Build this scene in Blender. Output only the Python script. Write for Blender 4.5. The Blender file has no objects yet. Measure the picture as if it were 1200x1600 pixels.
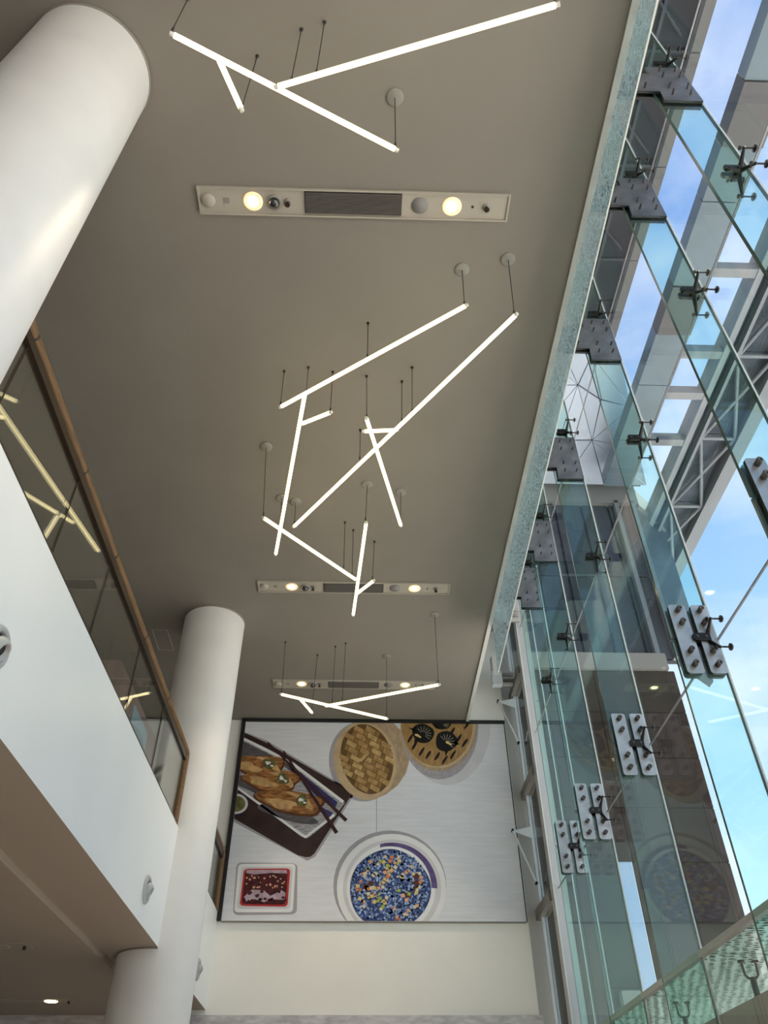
import bpy, math, random
from mathutils import Vector, Matrix
random.seed(7)
# ------------------------------------------------------------------ camera
# Coordinates below are metres measured from the lens; ZO lifts them above the floor.
ZO = 1.6
FPX, CX, CY = 1205.0, 600.0, 800.0
def solve_camera():
    d = Vector((553 - CX, -(1885 - CY), -FPX)); y = d.normalized()
    zx = 592.0
    zy = ((zx - CX) * (553 - CX) + FPX * FPX) / (1885 - CY)
    z = Vector((zx - CX, zy, -FPX)).normalized()
    x = y.cross(z)
    return Matrix((x, y, z))
CAM = solve_camera()
scn = bpy.context.scene
col = scn.collection
cd = bpy.data.cameras.new('camera'); cd.sensor_fit = 'HORIZONTAL'; cd.sensor_width = 36.0
cd.lens = 36.0 * FPX / 1200.0; cd.clip_start = 0.05; cd.clip_end = 500
cam = bpy.data.objects.new('camera', cd); col.objects.link(cam)
cam.matrix_world = Matrix.Translation((0, 0, ZO)) @ CAM.to_4x4()
scn.camera = cam
# ------------------------------------------------------------------ sky, sun, exposure
SKY_STRENGTH = 0.86
SUN_STRENGTH = 12.0
w = bpy.data.worlds.new('sky'); scn.world = w; w.use_nodes = True
nt = w.node_tree; nt.nodes.clear()
def wn(t, **k):
    n = nt.nodes.new(t)
    for a, v in k.items(): setattr(n, a, v)
    return n
tc = wn('ShaderNodeTexCoord'); sep = wn('ShaderNodeSeparateXYZ'); nt.links.new(tc.outputs['Generated'], sep.inputs[0])
rp = wn('ShaderNodeValToRGB'); nt.links.new(sep.outputs['Z'], rp.inputs[0])
rp.color_ramp.elements[0].position = 0.0; rp.color_ramp.elements[0].color = (1.12, 1.27, 1.36, 1)
rp.color_ramp.elements[1].position = 0.9; rp.color_ramp.elements[1].color = (0.19, 0.385, 0.82, 1)
e = rp.color_ramp.elements.new(0.45); e.color = (0.42, 0.70, 1.0, 1)
mp = wn('ShaderNodeMapping'); mp.inputs['Scale'].default_value = (1.0, 1.0, 2.2); nt.links.new(tc.outputs['Generated'], mp.inputs[0])
nz = wn('ShaderNodeTexNoise'); nz.inputs['Scale'].default_value = 2.6; nz.inputs['Detail'].default_value = 7; nz.inputs['Roughness'].default_value = 0.55
nt.links.new(mp.outputs[0], nz.inputs['Vector'])
cr = wn('ShaderNodeValToRGB'); cr.color_ramp.elements[0].position = 0.46; cr.color_ramp.elements[1].position = 0.70
cr.color_ramp.elements[0].color = (0, 0, 0, 1); cr.color_ramp.elements[1].color = (0.55, 0.55, 0.55, 1)
nt.links.new(nz.outputs[0], cr.inputs[0])
mx = wn('ShaderNodeMix', data_type='RGBA'); nt.links.new(cr.outputs[0], mx.inputs[0]); nt.links.new(rp.outputs[0], mx.inputs[6])
mx.inputs[7].default_value = (1.15, 1.17, 1.2, 1)
bg = wn('ShaderNodeBackground'); bg.inputs['Strength'].default_value = SKY_STRENGTH; nt.links.new(mx.outputs[2], bg.inputs[0])
ow = wn('ShaderNodeOutputWorld'); nt.links.new(bg.outputs[0], ow.inputs[0])
sl = bpy.data.lights.new('sun', 'SUN'); sl.energy = SUN_STRENGTH; sl.color = (1.0, 0.93, 0.84); sl.angle = 0.01
sun = bpy.data.objects.new('sun', sl); col.objects.link(sun); sun.location = (30, 10, 60)
sun.rotation_euler = Vector((-0.50, -0.12, -0.86)).to_track_quat('-Z', 'Y').to_euler()
vs = scn.view_settings; vs.view_transform = 'Standard'; vs.look = 'None'; vs.gamma = 1.0; vs.use_curve_mapping = False; vs.exposure = 0.5
cy = scn.cycles
cy.max_bounces = 10; cy.diffuse_bounces = 5; cy.glossy_bounces = 5; cy.transparent_max_bounces = 48; cy.caustics_reflective = False; cy.caustics_refractive = False
cy.use_denoising = True

# ------------------------------------------------------------------ pixel -> place helpers
def ray(px, py): return CAM @ Vector((px - CX, -(py - CY), -FPX))
def onX(px, py, x): r = ray(px, py); return r * (x / r.x)
def onY(px, py, y): r = ray(px, py); return r * (y / r.y)
def onZ(px, py, z): r = ray(px, py); return r * (z / r.z)

# ------------------------------------------------------------------ materials
MATS = {}
def mat(name, color=(.8, .8, .8), rough=.5, metal=0., spec=.5, emit=None, estr=0., noise=None, bump=None, coat=0.):
    """noise=(scale, amount, (sx,sy,sz)) varies the colour; bump=(scale, strength)."""
    m = bpy.data.materials.new(name); m.use_nodes = True; n = m.node_tree.nodes; l = m.node_tree.links
    b = n['Principled BSDF']
    b.inputs['Base Color'].default_value = (*color, 1); b.inputs['Roughness'].default_value = rough; b.inputs['Metallic'].default_value = metal
    b.inputs['Specular IOR Level'].default_value = spec
    if coat: b.inputs['Coat Weight'].default_value = coat; b.inputs['Coat Roughness'].default_value = .08
    if emit: b.inputs['Emission Color'].default_value = (*emit, 1); b.inputs['Emission Strength'].default_value = estr
    if noise or bump:
        t = n.new('ShaderNodeTexCoord'); mpn = n.new('ShaderNodeMapping'); l.new(t.outputs['Object'], mpn.inputs[0])
        if noise and len(noise) > 2: mpn.inputs['Scale'].default_value = noise[2]
        nn = n.new('ShaderNodeTexNoise'); nn.inputs['Scale'].default_value = (noise or bump)[0]; nn.inputs['Detail'].default_value = 6
        l.new(mpn.outputs[0], nn.inputs['Vector'])
        if noise:
            r = n.new('ShaderNodeValToRGB'); a = noise[1]; c2 = noise[3] if len(noise) > 3 else None
            r.color_ramp.elements[0].position = .3; r.color_ramp.elements[1].position = .7
            r.color_ramp.elements[0].color = (*(c2 if c2 else [c * (1 - a) for c in color]), 1)
            r.color_ramp.elements[1].color = (*[min(1, c * (1 + a)) for c in color], 1)
            l.new(nn.outputs[0], r.inputs[0]); l.new(r.outputs[0], b.inputs['Base Color'])
        if bump:
            n2 = nn
            if noise: n2 = n.new('ShaderNodeTexNoise'); n2.inputs['Scale'].default_value = bump[0]; l.new(t.outputs['Object'], n2.inputs['Vector'])
            bp_ = n.new('ShaderNodeBump'); bp_.inputs['Strength'].default_value = bump[1]; bp_.inputs['Distance'].default_value = .01
            l.new(n2.outputs[0], bp_.inputs['Height']); l.new(bp_.outputs[0], b.inputs['Normal'])
    MATS[name] = m; return m
def glass(name, tint, r0=.04, frit=None):
    """clear pane: tinted transmission plus a mirror that grows towards grazing (Schlick)."""
    m = bpy.data.materials.new(name); m.use_nodes = True; n = m.node_tree.nodes; l = m.node_tree.links; n.clear()
    out = n.new('ShaderNodeOutputMaterial'); tr = n.new('ShaderNodeBsdfTransparent'); tr.inputs[0].default_value = (*tint, 1)
    gl = n.new('ShaderNodeBsdfGlossy'); gl.inputs['Roughness'].default_value = 0.0; gl.inputs[0].default_value = (1, 1, 1, 1)
    lw = n.new('ShaderNodeLayerWeight'); lw.inputs[0].default_value = .5
    pw = n.new('ShaderNodeMath'); pw.operation = 'POWER'; pw.inputs[1].default_value = 5; l.new(lw.outputs['Facing'], pw.inputs[0])
    ma = n.new('ShaderNodeMath'); ma.operation = 'MULTIPLY_ADD'; ma.inputs[1].default_value = .40; ma.inputs[2].default_value = r0; l.new(pw.outputs[0], ma.inputs[0])
    mix = n.new('ShaderNodeMixShader'); l.new(ma.outputs[0], mix.inputs[0]); l.new(tr.outputs[0], mix.inputs[1]); l.new(gl.outputs[0], mix.inputs[2])
    last = mix.outputs[0]
    if frit:
        kind, scale, colr, amount, lo, hi = frit
        t = n.new('ShaderNodeTexCoord')
        if kind == 'cells':
            v = n.new('ShaderNodeTexVoronoi'); v.feature = 'DISTANCE_TO_EDGE'; v.inputs['Scale'].default_value = scale; l.new(t.outputs['Object'], v.inputs['Vector']); src = v.outputs['Distance']
            thr = (0.04, 0.16)
        else:
            mpn = n.new('ShaderNodeMapping'); mpn.inputs['Rotation'].default_value = (0, 0, .25); mpn.inputs['Scale'].default_value = (1.0, 1.2, 1); l.new(t.outputs['Object'], mpn.inputs[0])
            v = n.new('ShaderNodeTexVoronoi'); v.feature = 'F1'; v.inputs['Scale'].default_value = scale; v.inputs['Randomness'].default_value = .45; l.new(mpn.outputs[0], v.inputs['Vector']); src = v.outputs['Distance']
            thr = (0.28, 0.36)
        rr = n.new('ShaderNodeValToRGB'); rr.color_ramp.elements[0].position = thr[0]; rr.color_ramp.elements[1].position = thr[1]
        rr.color_ramp.elements[0].color = (lo, lo, lo, 1); rr.color_ramp.elements[1].color = (hi, hi, hi, 1); l.new(src, rr.inputs[0])
        df = n.new('ShaderNodeBsdfDiffuse'); df.inputs[0].default_value = (*colr, 1)
        tl = n.new('ShaderNodeBsdfTranslucent'); tl.inputs[0].default_value = (*colr, 1)
        m2 = n.new('ShaderNodeMixShader'); m2.inputs[0].default_value = amount; l.new(df.outputs[0], m2.inputs[1]); l.new(tl.outputs[0], m2.inputs[2])
        m3 = n.new('ShaderNodeMixShader'); l.new(rr.outputs[0], m3.inputs[0]); l.new(last, m3.inputs[1]); l.new(m2.outputs[0], m3.inputs[2])
        if kind == 'dash':                                     # dark printed dashes on a milky ground
            dk_ = n.new('ShaderNodeBsdfDiffuse'); dk_.inputs[0].default_value = (.05, .09, .08, 1); mg = n.new('ShaderNodeMixShader'); mg.inputs[0].default_value = .72
            l.new(last, mg.inputs[1]); l.new(m2.outputs[0], mg.inputs[2]); l.new(dk_.outputs[0], m3.inputs[1]); l.new(mg.outputs[0], m3.inputs[2])
        last = m3.outputs[0]
    l.new(last, out.inputs[0]); MATS[name] = m; return m
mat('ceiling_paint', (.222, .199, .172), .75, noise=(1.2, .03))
mat('white_paint', (.82, .82, .80), .6, noise=(1.5, .02))
mat('warm_white_paint', (0.86, 0.84, 0.79), .6, noise=(1.5, .02))
mat('lacquer_white', (.82, .83, .82), .28, spec=.45, noise=(.8, .02))
mat('column_white', (.72, .70, .675), .50, spec=.3, noise=(2.0, .03), bump=(3.0, .04))
mat('floor_stone', (.40, .35, .29), .35, noise=(3, .1))
mat('pavement', (.72, .70, .67), .8, noise=(.6, .12))
mat('marble', (.62, .60, .61), .25, noise=(5, .12, (1, 1, 3), (.42, .40, .42)))
mat('trim_grey', (.60, .60, .57), .4)
mat('black', (.008, .008, .009), .5)
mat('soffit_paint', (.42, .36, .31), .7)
mat('wood_rail', (0.15, 0.08, 0.03), .38, spec=.3, noise=(9, .3, (6, .4, 6)))
mat('bronze', (.045, .03, .02), .35, metal=.6)
mat('plate_steel', (0.24, 0.237, 0.245), .38, metal=.75, noise=(5, .30))
mat('fitting_steel', (0.03, 0.027, 0.024), .35, metal=.8)
mat('bolt_steel', (0.11, 0.1, 0.095), .32, metal=.8)
mat('splice_steel', (0.43, 0.425, 0.43), .36, metal=.7, noise=(6, .2))
mat('plate_side', (.01, .01, .012), .4)
mat('cable', (.02, .02, .02), .5)
mat('cup', (0.25, 0.235, 0.21), .45)
mat('tube_light', (1, 1, 1), .4, emit=(1.0, .84, .40), estr=1.9)
mat('tube_cap', (.75, .72, .66), .3)
mat('panel_metal', (0.4, 0.365, 0.31), .45)
mat('dark_hole', (.02, .018, .016), .6)
mat('slat', (0.13, 0.12, 0.11), .5)
mat('speaker_mesh', (0.22, 0.21, 0.2), .7)
mat('lamp_glow', (1, 1, 1), .4, emit=(1.0, .72, .34), estr=14)
mat('lamp_ring', (.9, .8, .6), .3, emit=(1.0, .70, .32), estr=.4)
mat('dome', (.02, .02, .02), .08, coat=1)
mat('nozzle_grey', (0.42, 0.42, 0.42), .4)
mat('seal', (.30, .29, .30), .5)
mat('seal_bright', (.62, .65, .63), .4)
mat('frame_grey', (.46, .45, .44), .4, metal=.2)
mat('frame_light', (.66, .70, .74), .35)
mat('frame_dark', (.20, .18, .16), .4)
mat('steel_rod', (0.7, 0.69, 0.67), .3, metal=.8)
mat('tower_tile', (0.025, 0.017, 0.013), .5, spec=.2, noise=(1.2, .25))
mat('tower_joint', (.015, .012, .012), .7)
mat('ledge_beige', (0.167, 0.161, 0.149), .7)
mat('ext_dark', (0.006, 0.011, 0.022), .5, spec=.12, noise=(1.0, .35))
mat('ext_glazing', (0.028, 0.036, 0.05), .4, spec=.15, noise=(.6, .4))
mat('ext_grey', (0.11, 0.125, 0.138), .5, noise=(.7, .12))
mat('ext_blue_grey', (0.075, 0.115, 0.142), .35, noise=(.5, .2))
mat('ext_brown_grey', (0.053, 0.053, 0.056), .5)
mat('ext_border', (0.124, 0.127, 0.127), .6)
mat('facet', (0.46, 0.52, 0.62), .35, noise=(.4, .10))
mat('facet_joint', (0.062, 0.074, 0.087), .7)
mat('beam_beige', (.28, .25, .20), .7, noise=(1, .1))
mat('tile_pink', (.36, .26, .23), .35, noise=(3, .15))
mat('tile_joint', (.16, .12, .11), .8)
mat('poster_blue', (.42, .62, .74), .4)
mat('poster_dark', (.05, .07, .10), .5)
glass('pane_clear', (.975, .985, .985), .03)
glass('fin_glass', (.83, .965, .935), .04)
glass('rail_glass', (.90, .92, .90), .10)
glass('side_glass', (.62, .66, .66), .06)
glass('downstand_glass', (.78, .85, .85), .03, frit=('cells', 14, (.42, .50, .52), .5, .75, .05))
glass('canopy_glass', (.80, .95, .90), .04, frit=('dash', 10, (.21, .255, .245), .6, 0, 1))
glass('sky_dimmer_glass', (.62, .70, .76), .04)
mat('glass_edge', (.07, .13, .115), .15, spec=.5)

# ------------------------------------------------------------------ mesh builder
ORG = {}
class MB:
    def __init__(s): s.v = []; s.f = []; s.m = []; s.sm = []
    def add(s, vs, fs, mi=0, smooth=False):
        b = len(s.v); s.v += [tuple(p) for p in vs]
        for f in fs: s.f.append([i + b for i in f]); s.m.append(mi); s.sm.append(smooth)
        return s
    def box(s, x0, x1, y0, y1, z0, z1, mi=0, sides=None):
        vs = [(x, y, z) for z in (z0, z1) for y in (y0, y1) for x in (x0, x1)]
        fs = [(0, 2, 3, 1), (4, 5, 7, 6), (0, 1, 5, 4), (2, 6, 7, 3), (0, 4, 6, 2), (1, 3, 7, 5)]  # -z +z -y +y -x +x
        for i, f in enumerate(fs): s.add(vs, [f], mi if sides is None else sides[i]) if False else None
        b = len(s.v); s.v += vs
        for i, f in enumerate(fs): s.f.append([k + b for k in f]); s.m.append(mi if sides is None else sides[i]); s.sm.append(False)
        return s
    def prism_y(s, pts, y0, y1, mi=0, side=None):            # polygon in x,z, thickness along y
        n = len(pts); vs = [(p[0], y0, p[1]) for p in pts] + [(p[0], y1, p[1]) for p in pts]
        a = sum(pts[i][0] * pts[(i + 1) % n][1] - pts[(i + 1) % n][0] * pts[i][1] for i in range(n))
        o = list(range(n)) if a > 0 else list(range(n))[::-1]
        s.add(vs, [o, [i + n for i in o[::-1]]], mi)
        s.add(vs, [(o[k - 1], o[k - 1] + n, o[k] + n, o[k]) for k in range(n)], mi if side is None else side); return s
    def prism_z(s, pts, z0, z1, mi=0, side=None):
        n = len(pts); vs = [(p[0], p[1], z0) for p in pts] + [(p[0], p[1], z1) for p in pts]
        a = sum(pts[i][0] * pts[(i + 1) % n][1] - pts[(i + 1) % n][0] * pts[i][1] for i in range(n))
        o = list(range(n)) if a > 0 else list(range(n))[::-1]
        s.add(vs, [o[::-1], [i + n for i in o]], mi)
        s.add(vs, [(o[k - 1], o[k], o[k] + n, o[k - 1] + n) for k in range(n)], mi if side is None else side); return s
    def cyl(s, p0, p1, r0, r1=None, n=14, caps=True, mi=0):
        p0 = Vector(p0); p1 = Vector(p1); r1 = r0 if r1 is None else r1
        d = (p1 - p0).normalized(); u = d.orthogonal().normalized(); q = d.cross(u)
        vs = []
        for p, r in ((p0, r0), (p1, r1)):
            for k in range(n):
                a = 2 * math.pi * k / n; vs.append(p + u * (r * math.cos(a)) + q * (r * math.sin(a)))
        s.add(vs, [(k, (k + 1) % n, (k + 1) % n + n, k + n) for k in range(n)], mi, True)
        if caps: s.add(vs, [list(range(n))[::-1], [k + n for k in range(n)]], mi)
        return s
    def lathe(s, prof, origin, axis, n=28, mi=0, smooth=True):  # prof: (radius, height) along axis
        o = Vector(origin); d = Vector(axis).normalized(); u = d.orthogonal().normalized(); q = d.cross(u); m = len(prof)
        vs = []
        for r, h in prof:
            for k in range(n):
                a = 2 * math.pi * k / n; vs.append(o + d * h + (u * math.cos(a) + q * math.sin(a)) * r)
        fs = [(i * n + k, i * n + (k + 1) % n, (i + 1) * n + (k + 1) % n, (i + 1) * n + k) for i in range(m - 1) for k in range(n)]
        s.add(vs, fs, mi, smooth); return s
    def tube(s, pts, r, n=12, mi=0):
        pts = [Vector(p) for p in pts]; rings = []
        u = None
        for i, p in enumerate(pts):
            d = ((pts[min(i + 1, len(pts) - 1)] - pts[max(i - 1, 0)])).normalized()
            u = d.orthogonal().normalized() if u is None else (u - d * u.dot(d)).normalized()
            q = d.cross(u); rings.append([p + u * (r * math.cos(2 * math.pi * k / n)) + q * (r * math.sin(2 * math.pi * k / n)) for k in range(n)])
        vs = [v for rg in rings for v in rg]
        fs = [(i * n + k, i * n + (k + 1) % n, (i + 1) * n + (k + 1) % n, (i + 1) * n + k) for i in range(len(pts) - 1) for k in range(n)]
        s.add(vs, fs, mi, True); s.add(vs, [list(range(n))[::-1], [len(vs) - n + k for k in range(n)]], mi); return s
    def sphere(s, c, r, n=14, m=8, mi=0, squash=(1, 1, 1)):
        vs = []; c = Vector(c)
        for i in range(m + 1):
            t = math.pi * i / m
            for k in range(n):
                a = 2 * math.pi * k / n; vs.append(c + Vector((squash[0] * r * math.sin(t) * math.cos(a), squash[1] * r * math.sin(t) * math.sin(a), squash[2] * r * math.cos(t))))
        s.add(vs, [(i * n + k, (i + 1) * n + k, (i + 1) * n + (k + 1) % n, i * n + (k + 1) % n) for i in range(m) for k in range(n)], mi, True); return s
    def mesh(s, name, mats, off=(0, 0, 0)):
        me = bpy.data.meshes.new(name); me.from_pydata([(x - off[0], y - off[1], z - off[2]) for x, y, z in s.v], [], s.f)
        for m in (mats if isinstance(mats, (list, tuple)) else [mats]): me.materials.append(MATS[m])
        me.polygons.foreach_set('material_index', s.m); me.polygons.foreach_set('use_smooth', s.sm); me.update(); return me
    def build(s, name, mats, parent=None, org=None):
        off = ORG[parent.name] if parent else Vector(org if org is not None else (0, 0, 0))
        o = bpy.data.objects.new(name, s.mesh(name, mats, off)); col.objects.link(o)
        ORG[o.name] = Vector(off)
        if parent: o.parent = parent
        else: o.location = Vector(off) + Vector((0, 0, ZO))
        return o
def thing(name, loc, label=None, cat=None, group=None, kind=None):
    o = bpy.data.objects.new(name, None); o.empty_display_size = .1; col.objects.link(o)
    o.location = Vector(loc) + Vector((0, 0, ZO)); ORG[o.name] = Vector(loc); return tag(o, label, cat, group, kind)
def tag(o, label=None, cat=None, group=None, kind=None):
    if label: o['label'] = label
    if cat: o['category'] = cat
    if group: o['group'] = group
    if kind: o['kind'] = kind
    return o
def inst(name, me, parent, off=(0, 0, 0), rot=None):          # a piece that shares mesh data
    o = bpy.data.objects.new(name, me); col.objects.link(o); o.parent = parent; o.location = off
    if rot: o.rotation_euler = rot
    ORG[o.name] = ORG[parent.name] + Vector(off); return o
def bx(*a, **k): return MB().box(*a, **k)
def struct(name, mb, m, label=None, org=None):
    return tag(mb.build(name, m, None, org), label, None, None, 'structure')

# ------------------------------------------------------------------ the setting
CEIL, WALLY, FACX, BALX = 8.0, 15.82, 3.465, -2.63
CE = 2.30                                                    # ceiling edge beside the glass
struct('floor', bx(-9, 3.45, -9, WALLY, -1.8, -1.6), 'floor_stone', 'pale stone floor of the atrium')
struct('pavement', bx(3.70, 60, -40, 60, -1.9, -1.7), 'pavement', 'paved ground outside the glass facade')
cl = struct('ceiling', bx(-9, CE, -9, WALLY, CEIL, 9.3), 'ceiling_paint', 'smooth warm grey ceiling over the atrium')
h4 = [onZ(*p, CEIL) for p in ((245, 985), (262, 985), (270, 1015), (248, 1017))]
hm = MB(); hx0, hx1, hy0, hy1 = -3.94, -3.64, 12.25, 12.96
for a in ((hx0, hx1, hy0, hy0 + .02), (hx0, hx1, hy1 - .02, hy1), (hx0, hx0 + .02, hy0, hy1), (hx1 - .02, hx1, hy0, hy1)): hm.box(*a, CEIL - .006, CEIL)
hm.build('access_hatch_frame', 'soffit_paint', cl)
struct('trim_1', MB().box(CE + .005, CE + .075, -9, WALLY, 7.97, 8.3), 'trim_grey', 'pale grey metal trim along the ceiling edge beside the glass')
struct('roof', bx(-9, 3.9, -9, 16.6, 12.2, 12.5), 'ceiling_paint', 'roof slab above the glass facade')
wb = struct('wall_back', MB().box(-9, 3.185, WALLY, 16.1, -1.6, 12.19), 'warm_white_paint', 'cream end wall below the food banner')
mw = struct('trim_2', MB().box(-9, 3.235, WALLY - .07, WALLY - .001, -1.6, 2.46), 'marble', 'grey veined marble cladding at the foot of the end wall')
struct('wall_left', bx(-9.3, -9, -9, 16.1, -1.6, CEIL), 'warm_white_paint', 'inner wall behind the upper floor')
struct('wall_light_block', bx(-9.3, 3.45, -9.3, -9.0, -1.6, 12.2), 'warm_white_paint', 'unseen wall added behind the camera to shut out light from the rear')  # unseen wall, added to keep rear light off the ceiling and near column
# balcony edge and the ceilings under it
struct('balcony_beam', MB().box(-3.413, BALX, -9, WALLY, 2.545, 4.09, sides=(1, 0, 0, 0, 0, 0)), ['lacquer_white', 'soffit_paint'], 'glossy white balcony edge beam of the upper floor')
lc = struct('ceiling_lower', bx(-9, -3.415, -9, WALLY - .075, 2.462, 4.05), 'soffit_paint', 'dim ceiling under the upper floor')

# columns
def column(cx, cyy, r, z0, label):
    t = thing('round_column', (cx, cyy, -1.6), label, 'column', 'round white columns')
    mb = MB(); prof = [(r, z0 + k * (7.995 - z0) / 12) for k in range(13)]
    mb.lathe(prof, (cx, cyy, 0), (0, 0, 1), 72); mb.build('shaft', 'column_white', t)
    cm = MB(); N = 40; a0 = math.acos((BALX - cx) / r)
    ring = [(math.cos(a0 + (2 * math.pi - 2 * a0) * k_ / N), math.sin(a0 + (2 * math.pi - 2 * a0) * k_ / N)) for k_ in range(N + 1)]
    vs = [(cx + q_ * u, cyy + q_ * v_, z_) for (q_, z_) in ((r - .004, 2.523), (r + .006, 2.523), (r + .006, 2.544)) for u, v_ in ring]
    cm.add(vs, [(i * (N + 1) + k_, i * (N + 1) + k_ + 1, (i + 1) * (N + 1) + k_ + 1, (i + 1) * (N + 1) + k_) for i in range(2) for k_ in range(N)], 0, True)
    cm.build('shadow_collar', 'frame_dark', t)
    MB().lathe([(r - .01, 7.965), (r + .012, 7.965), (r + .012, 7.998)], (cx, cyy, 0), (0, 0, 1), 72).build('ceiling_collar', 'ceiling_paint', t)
    return t
COLR = .54
column(-2.655, 2.70, COLR, -1.598, 'large round white column closest to the camera beside the balcony rail')
column(-2.725, 11.97, COLR, -1.598, 'round white column at the far end of the balcony beside the food banner')

# balustrades
def balustrade(y0, y1, joints, label, name='glass_balustrade', drop0=False, drop1=True):
    t = thing(name, (BALX, y0, 4.09), label, 'railing', 'wooden handrails with glass panels on the balcony')
    xg, zr = BALX - .035, 5.15
    pts = [(xg, y0, zr)] if not drop0 else [(xg, y0, 4.09), (xg, y0, zr - .08), (xg, y0 + .025, zr - .02), (xg, y0 + .08, zr)]
    if drop1: pts += [(xg, y1 - .08, zr), (xg, y1 - .025, zr - .02), (xg, y1, zr - .08), (xg, y1, 4.09)]
    else: pts += [(xg, y1, zr)]
    seg = []; ys = [y0] + joints + [y1]
    MB().tube(pts, .058, 16).build('handrail', 'wood_rail', t)
    ch = MB().box(xg - .03, xg + .03, y0 + .02, y1 - .05, zr - .14, zr - .03).build('rail_channel', 'bronze', t)
    MB().box(xg - .03, xg + .03, y0 + .02, y1 - .05, 4.091, 4.12).build('shoe_channel', 'bronze', t)
    for a, b in zip(ys[:-1], ys[1:]):
        bx(xg - .008, xg + .008, a + .008, b - .008, 4.12, zr - .135).build('glass_panel', 'rail_glass', t)
        if b < y1:
            MB().cyl((xg, b - .012, zr), (xg, b + .012, zr), 0.060, n=16).build('rail_joint', 'bronze', t)
            bx(xg - .010, xg + .010, b - .007, b + .007, 4.12, zr - .08).build('panel_gap', 'bronze', t)
balustrade(-8.9, 11.27, [-7.6, -6.2, -4.8, -3.4, -2., -.6, .8, 2.15, 3.7, 5.2, 6.46, 8.02, 9.54], 'long wood-capped glass balustrade running along the balcony to the far column')
balustrade(12.58, 15.68, [14.1], 'short wood-capped glass balustrade between the far column and the food banner', drop0=True)

# upper-floor kiosk with poster seen through the balustrade glass
k = thing('tiled_shop_block', (-6.5, 14.2, 4.06), 'pinkish tiled shop block on the upper floor behind the balustrade', 'shop')
KX, KY, KZ = -4.43, 12.5, 7.49
bx(-8.9, KX - .02, KY + .02, WALLY - .02, 4.06, KZ - .02).build('core', 'tile_joint', k)
th = (KZ - 4.06) / 6
for r_ in range(6):
    for c_ in range(4):
        a = KX - (c_ + 1) * 1.1; b = KX - c_ * 1.1
        bx(a + .006, b - .006 if c_ else b, KY, KY + .02, 4.06 + r_ * th + .006, 4.06 + (r_ + 1) * th - .006).build('tile', 'tile_pink', k)
    for c_ in range(3):
        a = KY + .021 + c_ * 1.09; bx(KX - .02, KX, a + .006, a + 1.084, 4.06 + r_ * th + .006, 4.06 + (r_ + 1) * th - .006).build('tile', 'tile_pink', k)
ps = thing('wall_poster', (KX + .03, 14.3, 5.6), 'pale blue poster with a dark figure on the tiled shop block', 'poster')
bx(KX + .002, KX + .03, 13.75, 15.0, 5.75, 7.25).build('sheet', 'poster_blue', ps)
MB().prism_y([(0, 0), (1, 0), (1, 1)], 0, .001) if False else None
bx(KX + .031, KX + .033, 14.2, 14.7, 5.85, 6.7).build('printed_figure', 'poster_dark', ps)

# ------------------------------------------------------------------ glass facade
FINS = [3.06, 4.32, 6.37, 8.68, 10.79, 12.22]
ORD = ['nearest', 'second nearest', 'third nearest', 'fourth nearest', 'second farthest', 'farthest']
ZJ = [-1.6, 1.875, 4.11, 7.02, 9.52, 12.2]
FR = 3.52                                                    # reference line of the fin outline
YJ = [-9, -6.5, -4.2, -2, 0.4] + FINS + [13.25, 14.32]
win = thing('window_1', (FACX, 2.6, -1.6), 'tall point-fixed glass facade along the right side', None, None, 'structure')
for a, b in zip(YJ[:-1], YJ[1:]):
    for c, d in zip(ZJ[:-1], ZJ[1:]):
        bx(FACX, FACX + .02, a + .008, b - .008, c + .008, d - .008).build('pane', 'pane_clear', win)
for z in ZJ[2:-1]: bx(FACX + .001, FACX + .019, -9, 14.3, z - .008, z + .008).build('horizontal_seal', 'seal', win)
for y in YJ[1:-1]: bx(FACX + .001, FACX + .019, y - .012, y + .012, -1.6, 12.2).build('vertical_seal', 'seal_bright', win)
bx(FACX - .03, FACX + .03, -9, 14.3, 1.845, 1.905).build('transom_bar', 'frame_grey', win)
# fins: shared meshes in fin coordinates (origin on the facade line, z as above)
FX0, FX1, FT = 3.07 - FR, -.008, .018
def blade(x0, z0, z1): return bx(x0, FX1, -FT, FT, z0, z1, sides=(1, 1, 0, 0, 1, 1)).mesh('fin_blade', ['fin_glass', 'glass_edge'])
me_low, me_mid, me_top = blade(FX0, -1.6, 4.095), blade(FX0, 4.12, 9.04), blade(FX0 - .05, 9.06, 12.2)
TP = [(3.13 - FR, 9.52), (-.002, 9.52), (-.002, 8.56), (3.105 - FR, 8.56), (3.12 - FR, 8.80), (2.46 - FR, 8.80), (2.46 - FR, 9.31), (3.125 - FR, 9.31)]
me_tp = MB().prism_y(TP, -FT - .028, -FT - .001, 0, 1).mesh('bolted_t_plate', ['plate_steel', 'plate_side'])
me_tb = MB().prism_y(TP, FT + .001, FT + .028, 0, 1).mesh('bolted_t_plate', ['plate_steel', 'plate_side'])
def rrect(x0, x1, z0, z1, r=.03, n=4):
    pts = []
    for cx_, cz_, a0 in ((x1 - r, z1 - r, 0), (x0 + r, z1 - r, 90), (x0 + r, z0 + r, 180), (x1 - r, z0 + r, 270)):
        for i in range(n + 1): a = math.radians(a0 + 90 * i / n); pts.append((cx_ + r * math.cos(a), cz_ + r * math.sin(a)))
    return pts
def splice(x0, x1, ya, yb): return MB().prism_y(rrect(x0, x1, 3.715, 4.495), ya, yb, 0, 1).mesh('splice_plate', ['splice_steel', 'plate_side'])
SPX = ((3.115 - FR, 3.285 - FR), (3.34 - FR, 3.505 - FR))
me_sp = [splice(a, b, -FT - .034, -FT - .001) for a, b in SPX]; me_sb = [splice(a, b, FT + .001, FT + .034) for a, b in SPX]
me_bt = MB().cyl((0, -.06, 0), (0, 0, 0), .012, n=10).mesh('bolt', 'bolt_steel')
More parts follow.
